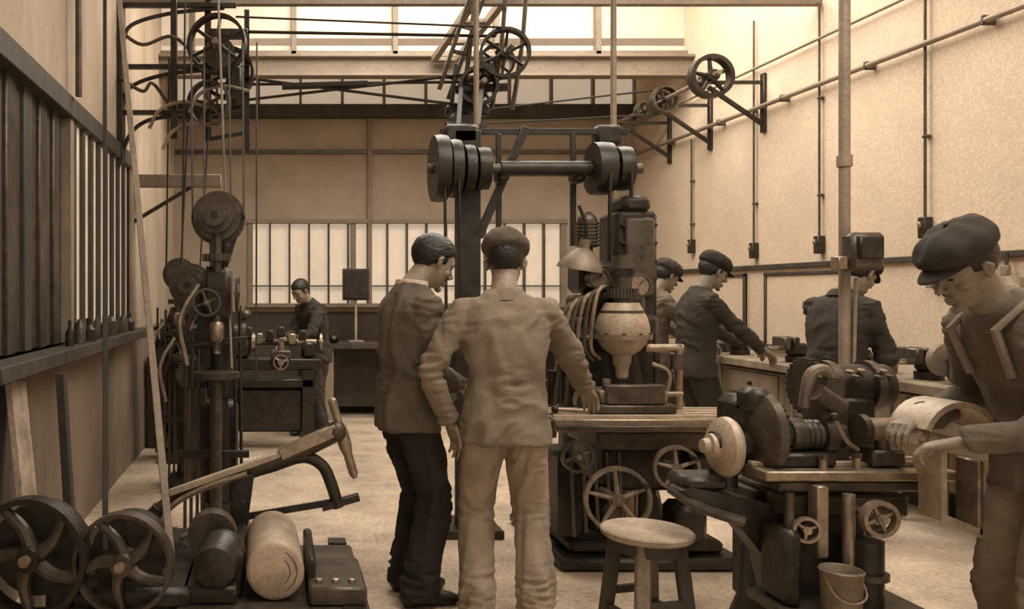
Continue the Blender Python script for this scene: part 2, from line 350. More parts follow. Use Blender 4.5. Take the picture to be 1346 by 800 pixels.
for i in range(7): b.bx(1.6,1.88,4.9+i*.6,4.98+i*.6,3.78,3.82,'beam_paint')
b.done()
b=MB('wall_pipe'); b.cyl((XR-.06,.5,3.05),(XR-.06,9.95,3.05),.02,'pipe'); b.cyl((XR-.05,.5,3.41),(XR-.05,9.95,3.41),.012,'pipe')
for y in range(1,10): b.bx(XR-.08,XR,y-.012,y+.012,3.02,3.08,'iron_mid')
b.done()
b=MB('wall_pipe'); b.cyl((XL+.06,4.85,2.56),(XL+.06,4.85,4.9),.02,'iron_mid'); b.done()
for y,z0,z1 in((8.59,1.9,3.0),(7.47,1.8,3.85),(6.57,1.8,3.7),(5.5,1.85,4.8)):
    b=MB('wall_conduit'); b.cyl((XR-.03,y,z0),(XR-.03,y,z1),.009,'iron_mid')
    for q in(.2,.6): b.bx(XR-.04,XR,y-.02,y+.02,z0+(z1-z0)*q,z0+(z1-z0)*q+.02,'iron_mid')
    b.bx(XR-.06,XR,y-.03,y+.03,z0-.07,z0+.07,'iron'); b.bx(XR-.08,XR-.05,y-.01,y+.01,z0,z0+.04,'steel'); b.done()
b=MB('conduit_pole'); x,y=3.06,4.5
b.cyl((x,y,0),(x,y,ZT),.028,'pipe'); b.cyl((x,y,2.1),(x,y,2.16),.038,'pipe'); b.lathe((x,y,0),(0,0,1),[(0,.09),(.015,.09),(.02,.045),(.08,.04)],'pipe')
b.box((x+.05,y-.07,1.64),(.18,.1,.2),'iron_mid',None,.02); b.box((x+.05,y-.13,1.66),(.13,.03,.12),'iron',None,.01); b.box((x-.07,y-.06,1.58),(.05,.07,.07),'steel'); b.cyl((x+.02,y-.06,1.5),(x+.02,y-.04,.9),.009,'belt_pale'); b.done()
for y0,y1,z0,z1 in((6.3,7.3,.95,1.6),(7.6,8.3,1.05,1.6)):
    b=MB('tool_board'); b.bx(XR-.03,XR,y0,y1,z0,z1,'plaster_right')
    for q in((y0,y0+.03,z0,z1),(y1-.03,y1,z0,z1)): b.bx(XR-.045,XR-.01,*q,'wood_dark')
    for q in((y0,y1,z0,z0+.03),(y0,y1,z1-.03,z1)): b.bx(XR-.045,XR-.01,*q,'wood_dark')
    b.done()
b=MB('hanging_tools')
for i in range(9):
    y=4.3+i*.14+random.uniform(-.04,.04); L=random.uniform(.08,.2); b.cyl((XR-.035,y,1.66),(XR-.035,y,1.66-L),.01,'iron_mid'); b.box((XR-.04,y,1.66-L),(.03,.05,.06),'wood')
b.done()
b=MB('wall_lineshaft'); SX=3.72; SZ=3.27
b.cyl((SX,7.0,SZ),(SX,9.5,SZ),.02,'steel')
for y in(7.35,8.25,9.1):
    b.beam((XR,y,SZ),(SX-.05,y,SZ),.03,.03,'iron'); b.beam((XR,y,SZ-.38),(SX+.08,y,SZ-.04),.03,.035,'iron'); b.bx(XR-.03,XR,y-.03,y+.03,SZ-.44,SZ+.08,'iron'); b.box((SX,y,SZ),(.08,.06,.11),'iron',None,.02)
b.wheel((SX,7.15,SZ),(0,1,0),.185,.09,'iron',5,.035,.05,.018)
for i,y in enumerate((8.0,8.12,8.45)): b.wheel((SX,y,SZ),(0,1,0),.13-.02*i,.09,'iron_mid',4,.02)
b.beam((SX,8.1,SZ+.12),(1.8,8.1,SZ-.1),.04,.012,'belt'); b.beam((SX,8.1,SZ-.12),(1.8,8.1,SZ-.22),.04,.012,'belt')
b.done()
b=MB('overhead_countershaft'); Y=6.5
for x in(1.5,1.74,1.9): b.curve([(x+.05,Y,3.77),(x+.02,Y,3.4),(x-.02,Y,3.1),(x-.06,Y,2.85)],.018,'iron_mid')
b.beam((1.27,Y,3.0),(1.5,Y-.2,3.76),.03,.05,'iron_mid'); b.beam((1.36,Y+.1,2.95),(1.62,Y-.1,3.76),.03,.05,'iron_mid')
for i in range(4): b.beam((1.32+i*.055,Y-.02-i*.04,3.1+i*.18),(1.43+i*.055,Y+.06-i*.04,3.1+i*.18),.02,.03,'iron_mid')
b.cyl((1.74,Y-.4,3.24),(1.74,Y+.4,3.24),.02,'steel'); b.cyl((1.55,Y-.3,3.0),(1.55,Y+.3,3.0),.02,'steel')
b.wheel((1.74,Y-.15,3.24),(.15,1,0),.19,.09,'iron',6,.022,.04,.013); b.wheel((1.74,Y+.1,3.24),(0,1,0),.14,.09,'iron',6,.022)
b.wheel((1.55,Y-.1,3.0),(.1,1,0),.15,.12,'iron',5,.025); b.cyl((1.55,Y+.0,3.0),(1.55,Y+.12,3.0),.1,'iron_mid')
b.box((1.5,Y+.05,2.85),(.34,.1,.09),'iron',None,.02); b.box((1.62,Y,3.12),(.1,.3,.12),'iron',None,.02)
b.beam((1.36,Y,2.8),(1.4,Y,3.2),.03,.03,'iron'); b.beam((1.4,Y,3.0),(1.8,Y,3.02),.04,.06,'iron')
for x0,x1 in((1.42,1.12),(1.58,1.24)): b.beam((x0,Y-.1,3.0),(x1,5.12,2.45),.03,.012,'belt')
b.box((1.45,Y,2.72),(.2,.12,.2),'iron',None,.03); b.cyl((1.3,Y-.1,2.68),(1.6,Y-.1,2.68),.05,'iron'); b.done()
b=MB('wall_pulley_bracket'); Y=6.4
for i,(z,r) in enumerate(((2.8,.5),(3.15,.78),(3.62,.9))):
    b.beam((XL,Y,z),(XL+r,Y,z),.04,.035,'iron'); b.curve([(XL+.03,Y,z-.3),(XL+.1,Y,z-.15),(XL+r*.45,Y,z-.06),(XL+r*.9,Y,z-.02)],.016,'iron')
    b.curve([(XL+.03,Y-.1,z+.24),(XL+.2,Y-.1,z+.14),(XL+r*.55,Y-.1,z+.2),(XL+r*.8,Y,z+.04)],.014,'iron_mid')
for x0,z0 in((XL+.25,2.66),(XL+.35,2.5),(XL+.55,2.78)): b.curve([(x0,Y-.1,z0),(x0+.08,Y-.1,z0+.14),(x0+.25,Y-.1,z0+.2),(x0+.45,Y-.1,z0+.16)],.014,'steel')
b.bx(XL,XL+.04,Y-.08,Y+.08,2.4,3.9,'iron'); b.bx(XL+.4,XL+.45,Y-.03,Y+.03,2.6,3.95,'iron')
b.cyl((-.43,Y-.45,3.22),(-.43,Y+.35,3.22),.022,'steel')
b.wheel((-.43,Y-.25,3.25),(.2,1,0),.22,.08,'iron',6,.022,.045,.014); b.wheel((-.36,Y+.0,3.1),(.1,1,0),.2,.1,'iron',6,.022); b.wheel((-.5,Y-.1,2.85),(.3,1,0),.17,.07,'iron_mid',5,.018)
b.cyl((-.42,Y-.12,3.22),(-.42,Y+.1,3.22),.12,'iron_mid'); b.box((-.3,Y,3.0),(.12,.2,.3),'iron',None,.03); b.box((-.36,Y,3.4),(.3,.1,.06),'iron')
b.beam((-.52,Y+.05,2.6),(-.52,Y+.05,3.9),.05,.05,'iron'); b.beam((-.22,Y+.05,2.5),(-.22,Y+.05,3.6),.04,.04,'iron')
for z in(2.6,2.8,3.0): b.beam((-.55,Y+.05,z),(-.2,Y+.05,z+.06),.03,.03,'iron')
for p in(((-.35,6.4,3.42),(1.7,6.45,3.4)),((-.35,6.4,3.08),(1.5,6.45,2.86)),((-.3,6.45,2.9),(1.5,6.5,3.12)),((-.3,6.5,3.04),(1.5,6.5,3.06))): b.beam(*p,.05,.012,'belt')
b.beam((-.3,6.3,3.5),(1.7,6.3,3.42),.02,.012,'belt'); b.beam((.05,6.4,3.0),(.7,6.4,3.02),.1,.03,'belt')
for p in(((-.62,6.15,3.3),(-.47,4.75,1.85)),((-.24,6.15,3.3),(-.18,4.75,1.85)),((-.52,6.1,3.2),(-.4,4.7,1.85)),((-.34,6.1,3.2),(-.25,4.7,1.85)),((-.68,6.3,3.6),(-.7,6.2,.9)),((-.8,6.3,3.2),(-.9,6.9,1.6)),((-.5,6.35,2.8),(-.56,6.15,1.5)),((-.66,6.35,2.8),(-.7,6.15,1.5)),((-.14,6.3,3.3),(-.12,5.2,.9))): b.beam(*p,.012,.035,'belt')
b.beam((-.43,6.1,3.9),(-.24,4.6,1.0),.014,.03,'belt_pale'); b.done()
b=MB('wall_lineshaft'); b.cyl((-1.19,5.1,3.5),(-.7,5.1,3.5),.02,'steel'); b.wheel((-1.0,5.1,3.5),(1,0,0),.12,.14,'iron',4,.02); b.bx(XL,XL+.03,5.0,5.2,3.3,3.7,'iron')
b.beam((-.98,5.1,3.5),(-.38,3.05,.45),.03,.01,'belt_pale'); b.beam((-1.04,5.1,3.5),(-.62,3.05,.48),.022,.01,'belt'); b.done()
# ---- central steel column with stepped countershaft
b=MB('countershaft_column'); Y=5.0
b.bx(1.08,1.19,Y-.05,Y+.05,0,2.42,'iron',.004); b.bx(1.06,1.21,Y-.07,Y-.055,.05,2.38,'iron',.003); b.bx(.95,1.32,Y-.18,Y+.18,0,.05,'iron'); b.cyl((1.2,Y,2.38),(1.2,Y,4.88),.016,'pipe')
z=2.14; yy=Y-.16
b.cyl((.88,yy,z),(2.12,yy,z),.028,'iron_mid'); b.cyl((1.3,yy,z),(1.82,yy,z),.045,'iron')
for x0,x1,r in((.91,.985,.19),(1.0,1.06,.165),(1.085,1.14,.135),(1.16,1.23,.12),(1.83,1.93,.15),(1.96,2.04,.125)):
    b.lathe((x0,yy,z),(1,0,0),[(0,r*.75),(0,r),((x1-x0)*.5,r*1.03),(x1-x0,r),(x1-x0,r*.75)],'iron',32); b.cyl((x0+.01,yy,z),(x1+.012,yy,z),r*.5,'iron')
b.beam((.98,Y-.02,2.38),(2.1,Y-.02,2.38),.035,.035,'iron'); b.beam((1.32,Y-.05,1.75),(1.32,Y-.05,2.36),.03,.03,'iron'); b.beam((1.76,Y-.05,1.7),(1.76,Y-.05,2.36),.03,.03,'iron')
b.beam((1.2,Y-.05,1.75),(1.48,Y-.05,2.4),.045,.045,'iron'); b.box((1.32,yy+.05,2.12),(.07,.12,.12),'iron',None,.02); b.box((1.76,yy+.05,2.12),(.07,.12,.12),'iron',None,.02)
b.box((1.1,Y,2.36),(.2,.14,.12),'iron',None,.02); b.box((1.98,Y,2.36),(.16,.1,.12),'iron',None,.02)
for x in(.95,1.03,1.88,2.0): b.beam((x,yy-.14,2.1),(x+.03,yy-.05,1.55 if x>1.5 else 1.2),.012,.03,'belt')
b.done()
# ---- central milling machine
b=MB('milling_machine')
b.bx(1.45,2.4,4.25,5.2,0,.07,'iron',.02); b.bx(1.52,2.32,4.32,5.15,.07,.14,'iron',.02)
b.lathe((1.9,4.8,.14),(0,0,1),[(0,.33),(.1,.29),(.3,.25),(.6,.25),(.95,.22),(1.15,.2)],'iron',4*6)
b.bx(1.68,2.12,4.6,5.0,.14,1.3,'iron',.03)
b.bx(1.66,2.06,4.22,4.66,.42,.66,'iron',.03); b.cyl((1.86,4.42,.14),(1.86,4.42,.42),.05,'steel'); b.cyl((1.72,4.3,.3),(1.72,4.2,.3),.04,'iron_mid')
b.bx(1.6,2.14,4.16,4.6,.64,.73,'iron_mid',.01)
b.bx(1.38,2.42,4.12,4.5,.735,.8,'steel',.006); b.bx(1.38,2.42,4.09,4.12,.745,.77,'iron_mid',.003)
for y in(4.19,4.28,4.37,4.46): b.bx(1.39,2.41,y-.012,y+.012,.795,.812,'steel_pale',.002)
b.bx(1.36,1.4,4.16,4.44,.7,.79,'iron_mid'); b.bx(2.41,2.46,4.16,4.44,.68,.79,'iron_mid',.02)
b.bx(1.6,2.02,4.2,4.44,.81,.86,'iron_mid',.01); b.bx(1.64,1.98,4.22,4.42,.86,.93,'steel',.01); b.bx(1.66,1.96,4.2,4.26,.86,.96,'iron_mid',.008); b.cyl((1.96,4.32,.9),(2.1,4.32,.9),.014,'steel'); b.cyl((1.7,4.3,.93),(1.7,4.3,.98),.02,'steel'); b.bolt((1.9,4.3,.93),(0,0,1),.02)
b.lathe((1.83,4.42,1.0),(0,0,1),[(-.03,.02),(-.02,.03),(.03,.034),(.05,.045),(.09,.048),(.1,.06),(.12,.09),(.16,.12),(.2,.134),(.24,.137),(.29,.125),(.34,.1),(.37,.085)],'steel_pale',32)
b.lathe((1.83,4.42,1.16),(0,0,1),[(.02,.13),(.02,.15),(.045,.15),(.045,.13)],'steel',32,True); b.lathe((1.83,4.42,1.3),(0,0,1),[(.0,.1),(.0,.115),(.03,.11),(.03,.09)],'iron_mid',32,True)
for i in range(10): a=i*pi/5; b.bolt((1.83+.142*math.cos(a),4.42+.142*math.sin(a),1.205),(0,0,1),.01,'iron_mid')
b.bx(1.7,2.0,4.5,4.75,1.1,1.42,'iron',.03); b.cyl((1.83,4.42,1.35),(1.83,4.42,1.62),.05,'iron_mid'); b.gear((1.83,4.42,1.42),(0,0,1),.08,.05,'iron_mid'); b.gear((1.83,4.42,1.53),(0,0,1),.06,.04,'iron')
b.bx(1.92,2.14,4.68,4.98,1.28,1.88,'iron',.02); b.bx(1.95,2.11,4.64,4.7,1.4,1.84,'iron_mid',.015); b.box((2.03,4.8,1.92),(.16,.24,.1),'iron',None,.03)
for z in(1.5,1.6,1.7,1.8): b.bx(1.93,2.13,4.66,4.69,z-.01,z+.01,'iron')
b.bx(1.7,1.96,4.66,4.9,1.42,1.6,'iron',.03)
b.lathe((1.77,4.75,1.68),(0,0,1),[(0,.05)]+[q for i in range(7) for q in((.01+i*.02,.068),(.02+i*.02,.068),(.02+i*.02,.056),(.03+i*.02,.056))]+[(.17,.05),(.2,.02)],'iron_mid',24)
b.cyl((1.77,4.75,1.55),(1.77,4.75,1.68),.03,'iron')
for x,y,z,r in((1.97,4.56,1.46,.068),(1.76,4.58,1.5,.06),(1.66,4.5,1.2,.04)):
    b.lathe((x,y,z),(0,-1,0),[(-.05,r*.6),(-.02,r),(.03,r),(.032,r*.85),(.022,r*.85)],'iron_mid',24); b.lathe((x,y-.024,z),(0,-1,0),[(0,r*.82),(.001,r*.82)],'steel',24); b.beam((x,y-.027,z),(x+r*.4,y-.027,z+r*.5),.004,.004,'iron',0)
for i in range(6):
    x=1.55+i*.035; b.curve([(x,4.45,1.02+.01*i),(x-.06,4.42,1.15),(x-.02,4.42,1.33+.02*i),(x+.1,4.5,1.38+.01*i),(1.75,4.55,1.3)],.011,'steel' if i%2 else 'iron_mid')
for i in range(4): b.tube([(1.5+i*.06,4.5,.82),(1.52+i*.05,4.48,1.05+.04*i)],.012,'iron_mid'); b.ell((1.52+i*.05,4.48,1.06+.04*i),(.02,.02,.02),'steel')
for i in range(5): b.cyl((1.46+i*.045,4.55,.82),(1.46+i*.045,4.55,.95+.05*(i%3)),.02,'iron' if i%2 else 'iron_mid')
b.box((1.62,4.55,1.1),(.14,.12,.3),'iron',None,.03); b.box((1.66,4.58,1.35),(.12,.1,.12),'iron_mid',None,.02)
b.cyl((1.95,4.42,1.13),(2.15,4.42,1.13),.022,'steel'); b.cyl((2.13,4.42,1.15),(2.13,4.42,.8),.02,'steel'); b.cyl((2.05,4.5,.8),(2.05,4.5,1.2),.018,'iron_mid'); b.cyl((2.11,4.4,1.02),(2.11,4.4,1.1),.03,'iron_mid')
b.curve([(1.98,4.4,1.05),(2.06,4.38,1.0),(2.04,4.38,.86)],.012,'steel')
b.cyl((1.66,4.08,.42),(1.66,4.25,.42),.02,'steel'); b.wheel((1.66,4.06,.42),(.1,1,0),.16,.03,'steel',5,.018,.03,.011); b.cyl((1.76,4.04,.5),(1.76,3.97,.5),.014,'iron')
b.cyl((1.95,4.08,.57),(1.95,4.25,.57),.02,'steel'); b.wheel((1.95,4.07,.57),(.15,1,0),.11,.03,'steel',5,.016,.025,.01); b.cyl((2.01,4.05,.63),(2.01,3.99,.63),.012,'iron')
b.cyl((2.15,4.12,.5),(2.15,4.6,.5),.05,'iron_mid'); b.wheel((1.48,4.1,.62),(0,1,0),.08,.025,'iron_mid',4,.014)
b.curve([(2.1,4.3,.3),(2.25,4.25,.34),(2.36,4.2,.2),(2.4,4.2,.08)],.03,'iron'); b.box((2.1,4.3,.25),(.16,.2,.2),'iron',None,.03)
for i in range(5): b.tube([(1.5+i*.06,4.2,.2+.02*i),(1.49+i*.06,4.22,.62)],.009,'iron_mid')
b.bx(1.46,1.6,4.3,4.6,.15,.6,'iron',.03); b.cyl((1.42,4.25,.83),(1.58,4.2,.83),.012,'steel'); b.ell((1.42,4.25,.83),(.02,.02,.02),'iron')
b.bx(2.1,2.34,4.2,4.6,.36,.62,'iron',.03); b.cyl((2.34,4.4,.5),(2.44,4.4,.5),.08,'iron')
b.done()
b=MB('lamp_shade'); b.lathe((1.68,4.62,1.55),(.15,-.1,1),[(0,.125),(.02,.12),(.06,.095),(.1,.06),(.12,.03),(.17,.028),(.17,.02),(.115,.022),(.09,.055),(.05,.09),(.015,.112)],'galvanised',32,True); b.curve([(1.71,4.61,1.71),(1.7,4.58,1.8),(1.66,4.58,1.9)],.01,'iron'); b.ell((1.69,4.62,1.6),(.03,.03,.045),'shirt'); b.done()
b=MB('vertical_pipe'); b.cyl((2.06,5.1,1.0),(2.06,5.1,4.88),.018,'pipe'); b.cyl((2.06,5.1,1.9),(2.06,5.1,1.96),.028,'pipe'); b.done()
# ---- cutter grinder, right foreground
b=MB('cutter_grinder'); 
b.bx(1.72,2.3,2.9,3.5,0,.06,'iron',.02); b.lathe((2.0,3.22,.06),(0,0,1),[(0,.26),(.06,.24),(.2,.19),(.45,.18),(.56,.2),(.62,.22)],'iron',28); b.bx(1.84,2.14,3.0,3.4,.2,.66,'iron',.03)
b.bx(1.82,2.26,2.98,3.3,.62,.7,'iron_mid',.01); b.bx(1.78,2.34,2.95,3.2,.72,.755,'iron_mid',.005); b.bx(1.72,2.4,2.93,3.18,.76,.795,'steel',.005); b.bx(1.72,2.4,3.02,3.05,.795,.812,'steel_pale',.003); b.bx(1.72,2.4,3.1,3.13,.795,.812,'steel',.003)
b.bx(1.88,1.92,2.9,2.96,.5,.75,'steel',.005); b.cyl((2.0,2.92,.3),(2.0,2.92,.72),.02,'steel'); b.cyl((1.8,2.93,.4),(1.8,2.93,.72),.015,'iron_mid')
b.wheel((2.05,2.84,.655),(0,1,0),.062,.03,'steel',4,.014,.018,.008); b.cyl((2.05,2.82,.655),(2.05,3.05,.655),.016,'steel'); b.wheel((1.84,2.9,.6),(.2,1,0),.045,.02,'steel',3,.01,.014,.006)
b.box((1.78,3.2,.9),(.1,.22,.26),'iron',None,.03); b.lathe((1.775,3.08,.91),(1,0,0),[(-.03,.1),(0,.145),(.03,.145),(.04,.1),(.07,.08)],'iron_mid',28); b.box((1.77,3.1,1.02),(.08,.12,.1),'iron',None,.02); b.gear((1.83,3.1,.91),(1,0,0),.12,.025,'iron',30)
b.cyl((1.62,3.1,.86),(1.8,3.1,.86),.05,'iron'); b.lathe((1.69,3.1,.85),(-1,0,.05),[(0,.085),(.005,.104),(.02,.112),(.04,.108),(.055,.09),(.062,.05),(.085,.045),(.09,.03),(.11,.025),(.112,.01)],'steel_pale',32)
b.cyl((1.76,3.08,.9),(2.08,3.08,.9),.048,'iron'); b.cyl((1.88,3.08,.9),(1.93,3.08,.9),.062,'iron_mid'); b.cyl((2.0,3.08,.9),(2.04,3.08,.9),.066,'iron_mid'); b.lathe((1.94,3.08,.9),(1,0,0),[(0,.05),(.01,.056),(.02,.05),(.03,.056),(.04,.05),(.05,.056)],'iron_mid',20)
b.prism([(-.05,-.12),(.05,-.12),(.04,.08),(.02,.2),(-.03,.2),(-.045,.1)],(2.05,3.12,.91),(1,0,0),(0,0,1),.12,'iron_mid'); b.cyl((1.97,3.05,1.06),(2.06,3.05,1.0),.035,'iron_mid')
b.curve([(1.96,3.1,1.0),(1.97,3.08,1.12),(2.03,3.08,1.13),(2.07,3.1,1.02)],.022,'galvanised')
b.cyl((2.08,3.25,1.06),(2.36,3.25,1.06),.085,'iron'); b.cyl((2.12,3.25,1.06),(2.15,3.25,1.06),.1,'iron_mid'); b.cyl((2.28,3.25,1.06),(2.31,3.25,1.06),.1,'iron_mid'); b.box((2.2,3.25,.9),(.16,.18,.26),'iron',None,.02); b.gear((2.06,3.25,1.06),(1,0,0),.11,.03,'iron_mid',24)
for i in range(9): b.bolt((2.05+i*.035,3.14+.02*(i%3),1.1+.02*(i%2)),(0,-.3,1),.014,'steel' if i%2 else 'iron_mid')
b.cyl((2.12,3.02,.93),(2.26,3.02,.93),.042,'steel'); b.cyl((2.1,3.02,.93),(2.125,3.02,.93),.054,'iron_mid'); b.cyl((2.19,3.02,.93),(2.19,3.02,.8),.025,'iron_mid'); b.cyl((2.26,3.02,.93),(2.33,3.02,.93),.02,'steel')
b.box((2.19,3.03,.83),(.12,.1,.06),'iron_mid',None,.01); b.box((1.9,3.06,.82),(.22,.14,.05),'iron',None,.01)
for i,(x,h) in enumerate(((1.95,.035),(2.3,.05),(2.07,.04))): b.cyl((x,2.98,.795),(x,2.98,.795+h),.014,'steel'); b.bolt((x,2.98,.795+h),(0,0,1),.018,'iron_mid')
b.curve([(2.08,2.99,.86),(2.02,2.96,.9),(1.97,2.95,.98)],.008,'steel'); b.ell((1.97,2.95,.985),(.016,.016,.016),'iron')
b.prism([(-.3,.12),(-.26,.13),(-.1,.1),(.08,.06),(.1,-.02),(.1,-.3),(.04,-.3),(.0,-.12),(-.08,-.02),(-.2,.05)],(1.78,3.1,.58),(1,0,0),(0,0,1),.1,'iron')
b.curve([(1.46,3.1,.7),(1.55,3.05,.64),(1.68,3.0,.6)],.02,'iron_mid'); b.box((1.58,3.14,.72),(.16,.16,.05),'iron',None,.02); b.cyl((1.68,3.14,.7),(1.68,3.14,.8),.05,'iron')
b.bx(1.74,2.24,2.72,3.1,.3,.335,'iron_mid',.005); b.bx(2.18,2.22,2.76,2.8,0,.3,'iron'); b.bx(1.76,1.8,2.76,2.8,0,.3,'iron')
b.cyl((2.06,2.92,.335),(2.06,2.92,.56),.055,'iron'); b.cyl((2.06,2.92,.43),(2.06,2.92,.45),.07,'iron_mid'); b.bx(1.76,1.82,2.88,3.05,.335,.6,'iron',.02); b.done()
b=MB('metal_bucket'); b.lathe((1.9,2.81,.336),(0,0,1),[(0,.054),(.004,.058),(.15,.064),(.155,.068),(.16,.064),(.155,.06),(.01,.052)],'galvanised',28); b.curve([(1.84,2.81,.48),(1.85,2.76,.42),(1.9,2.745,.4),(1.95,2.76,.42),(1.96,2.81,.48)],.004,'steel',6); b.done()
b=MB('sheet_metal_guard')
rs=[[V((2.28+.13*lay*math.cos(a),0,.92+.14*lay*math.sin(a))) for a in [math.radians(20+i*14) for i in range(11)]] for lay in(1,.86)]
poly=[(p.x,p.z) for p in rs[0]]+[(p.x,p.z) for p in rs[1][::-1]]
b.prism(poly,(0,2.86,0),(1,0,0),(0,0,1),.17,'steel_pale'); b.prism([(2.22,.66),(2.36,.6),(2.365,.63),(2.24,.68),(2.24,.92),(2.22,.92)],(0,2.84,0),(1,0,0),(0,0,1),.1,'steel_pale'); b.bx(2.345,2.365,2.79,2.89,.61,.86,'steel'); b.done()
# ---- stool
b=MB('stool'); c=V((1.42,3.2,0))
b.lathe(c+V((0,0,.49)),(0,0,1),[(0,.155),(.008,.165),(.024,.167),(.03,.16),(.03,.03),(.025,.02)],'wood_pale',36)
for i in range(4):
    a=pi/4+i*pi/2+.25; d=V((math.cos(a),math.sin(a),0)); b.beam(c+d*.11+V((0,0,.49)),c+d*.17,.05,.035,'wood_dark' if i in(1,3) else 'wood',.006)
for i in range(4):
    a=pi/4+i*pi/2+.25; d=V((math.cos(a),math.sin(a),0)); e=V((math.cos(a+pi/2),math.sin(a+pi/2),0)); z=.2 if i%2 else .26; b.beam(c+d*.145+V((0,0,z)),c+e*.145+V((0,0,z)),.02,.03,'wood_dark')
b.lathe(c+V((0,0,.44)),(0,0,1),[(0,.13),(.05,.13)],'wood_dark',28); b.done()
# ---- power hacksaw, left foreground
b=MB('power_hacksaw')
b.bx(-.75,.36,2.95,3.9,0,.06,'iron',.02)
for x,y in((-.7,3.0),(-.7,3.8),(.28,3.0),(.28,3.8)): b.beam((x,y,.05),(x,y,.3),.08,.08,'iron')
b.bx(-.36,.34,2.92,3.75,.24,.295,'iron_mid',.01); b.bx(-.74,-.3,3.0,3.8,.28,.36,'iron',.02)
b.bx(.12,.33,3.0,3.35,.295,.365,'iron_mid',.01); b.bx(-.34,-.14,3.02,3.3,.295,.36,'iron',.01); b.bx(.115,.15,3.1,3.5,.295,.44,'iron',.01); b.bx(-.16,-.12,3.1,3.5,.295,.46,'iron',.01)
for x in(.16,.22,.28): b.bolt((x,3.06,.365),(0,0,1),.015)
b.wheel((-.54,2.98,.46),(.12,1,0),.18,.06,'iron_mid',5,.014,.04,.02,'iron_mid',.5); b.wheel((-.88,3.02,.47),(.15,1,0),.215,.07,'iron',5,.02,.045,.024,'iron_mid',.5)
b.cyl((-.54,2.95,.46),(-.54,3.6,.46),.025,'steel'); b.cyl((-.88,2.98,.47),(-.88,3.6,.47),.025,'steel'); b.box((-.54,3.3,.38),(.12,.12,.2),'iron',None,.03); b.box((-.84,3.4,.24),(.16,.16,.48),'iron',None,.03); b.cyl((-.54,3.08,.46),(-.54,3.2,.46),.14,'iron',None,28); b.cyl((-.88,3.1,.47),(-.88,3.2,.47),.17,'iron',None,28); b.bx(-1.0,-.4,3.3,3.6,.3,.42,'iron',.02)
b.lathe((-.22,3.0,.43),(.1,1,0),[(0,.05),(.01,.075),(.14,.085),(.15,.09),(.2,.09),(.22,.06)],'iron',24); b.lathe((-.25,3.3,.46),(0,1,0),[(0,.04),(.0,.095),(.04,.1),(.08,.095),(.08,.04)],'iron_mid',28)
Y=3.6
b.curve([(-.6,Y,.42),(-.5,Y,.5),(-.35,Y,.59),(-.1,Y,.67),(.1,Y,.735),(.27,Y,.82)],[.02,.034],'iron_mid',10); b.beam((-.45,Y-.03,.57),(.02,Y-.03,.735),.04,.025,'steel_pale'); b.beam((.02,Y-.03,.735),(.26,Y-.03,.84),.05,.05,'steel')
b.curve([(-.16,Y,.45),(-.14,Y,.62),(.0,Y,.68),(.12,Y,.715),(.2,Y,.68),(.24,Y,.6),(.27,Y,.5)],.026,'iron',10)
b.beam((-.3,Y,.43),(.35,Y,.54),.008,.03,'iron'); b.beam((.2,Y,.5),(.36,Y,.545),.04,.03,'iron'); b.beam((-.18,Y,.28),(-.13,Y,.65),.08,.09,'iron')
b.curve([(-.5,Y-.08,.4),(-.44,Y-.08,.52),(-.3,Y-.08,.6),(-.12,Y-.08,.66)],.012,'steel'); b.tube([(-.42,Y-.06,.38),(-.2,Y-.06,.47)],.012,'steel')
b.lathe((.24,Y,.97),(.1,0,-.34),[(0,.01),(.01,.02),(.1,.017),(.13,.02),(.15,.03),(.22,.028),(.25,.02),(.34,.02),(.36,.01)],'steel',16); b.ell((.26,Y-.02,.83),(.045,.04,.045),'iron_mid'); b.cyl((.18,Y,.8),(.31,Y,.83),.032,'steel')
b.beam((-.62,Y,.3),(-.5,Y,.5),.06,.06,'iron'); b.done()
b=MB('steel_round_bar'); b.lathe((0,3.05,.405),(-.03,1,0),[(0,.09),(.004,.1),(.01,.106),(.45,.106),(.46,.1)],'steel_pale',36)
for r in(.03,.055,.08): b.lathe((0,3.053,.405),(-.03,-1,0),[(0,r),(.001,r),(.001,r-.003),(0,r-.003)],'iron_mid',28,True)
b.done()
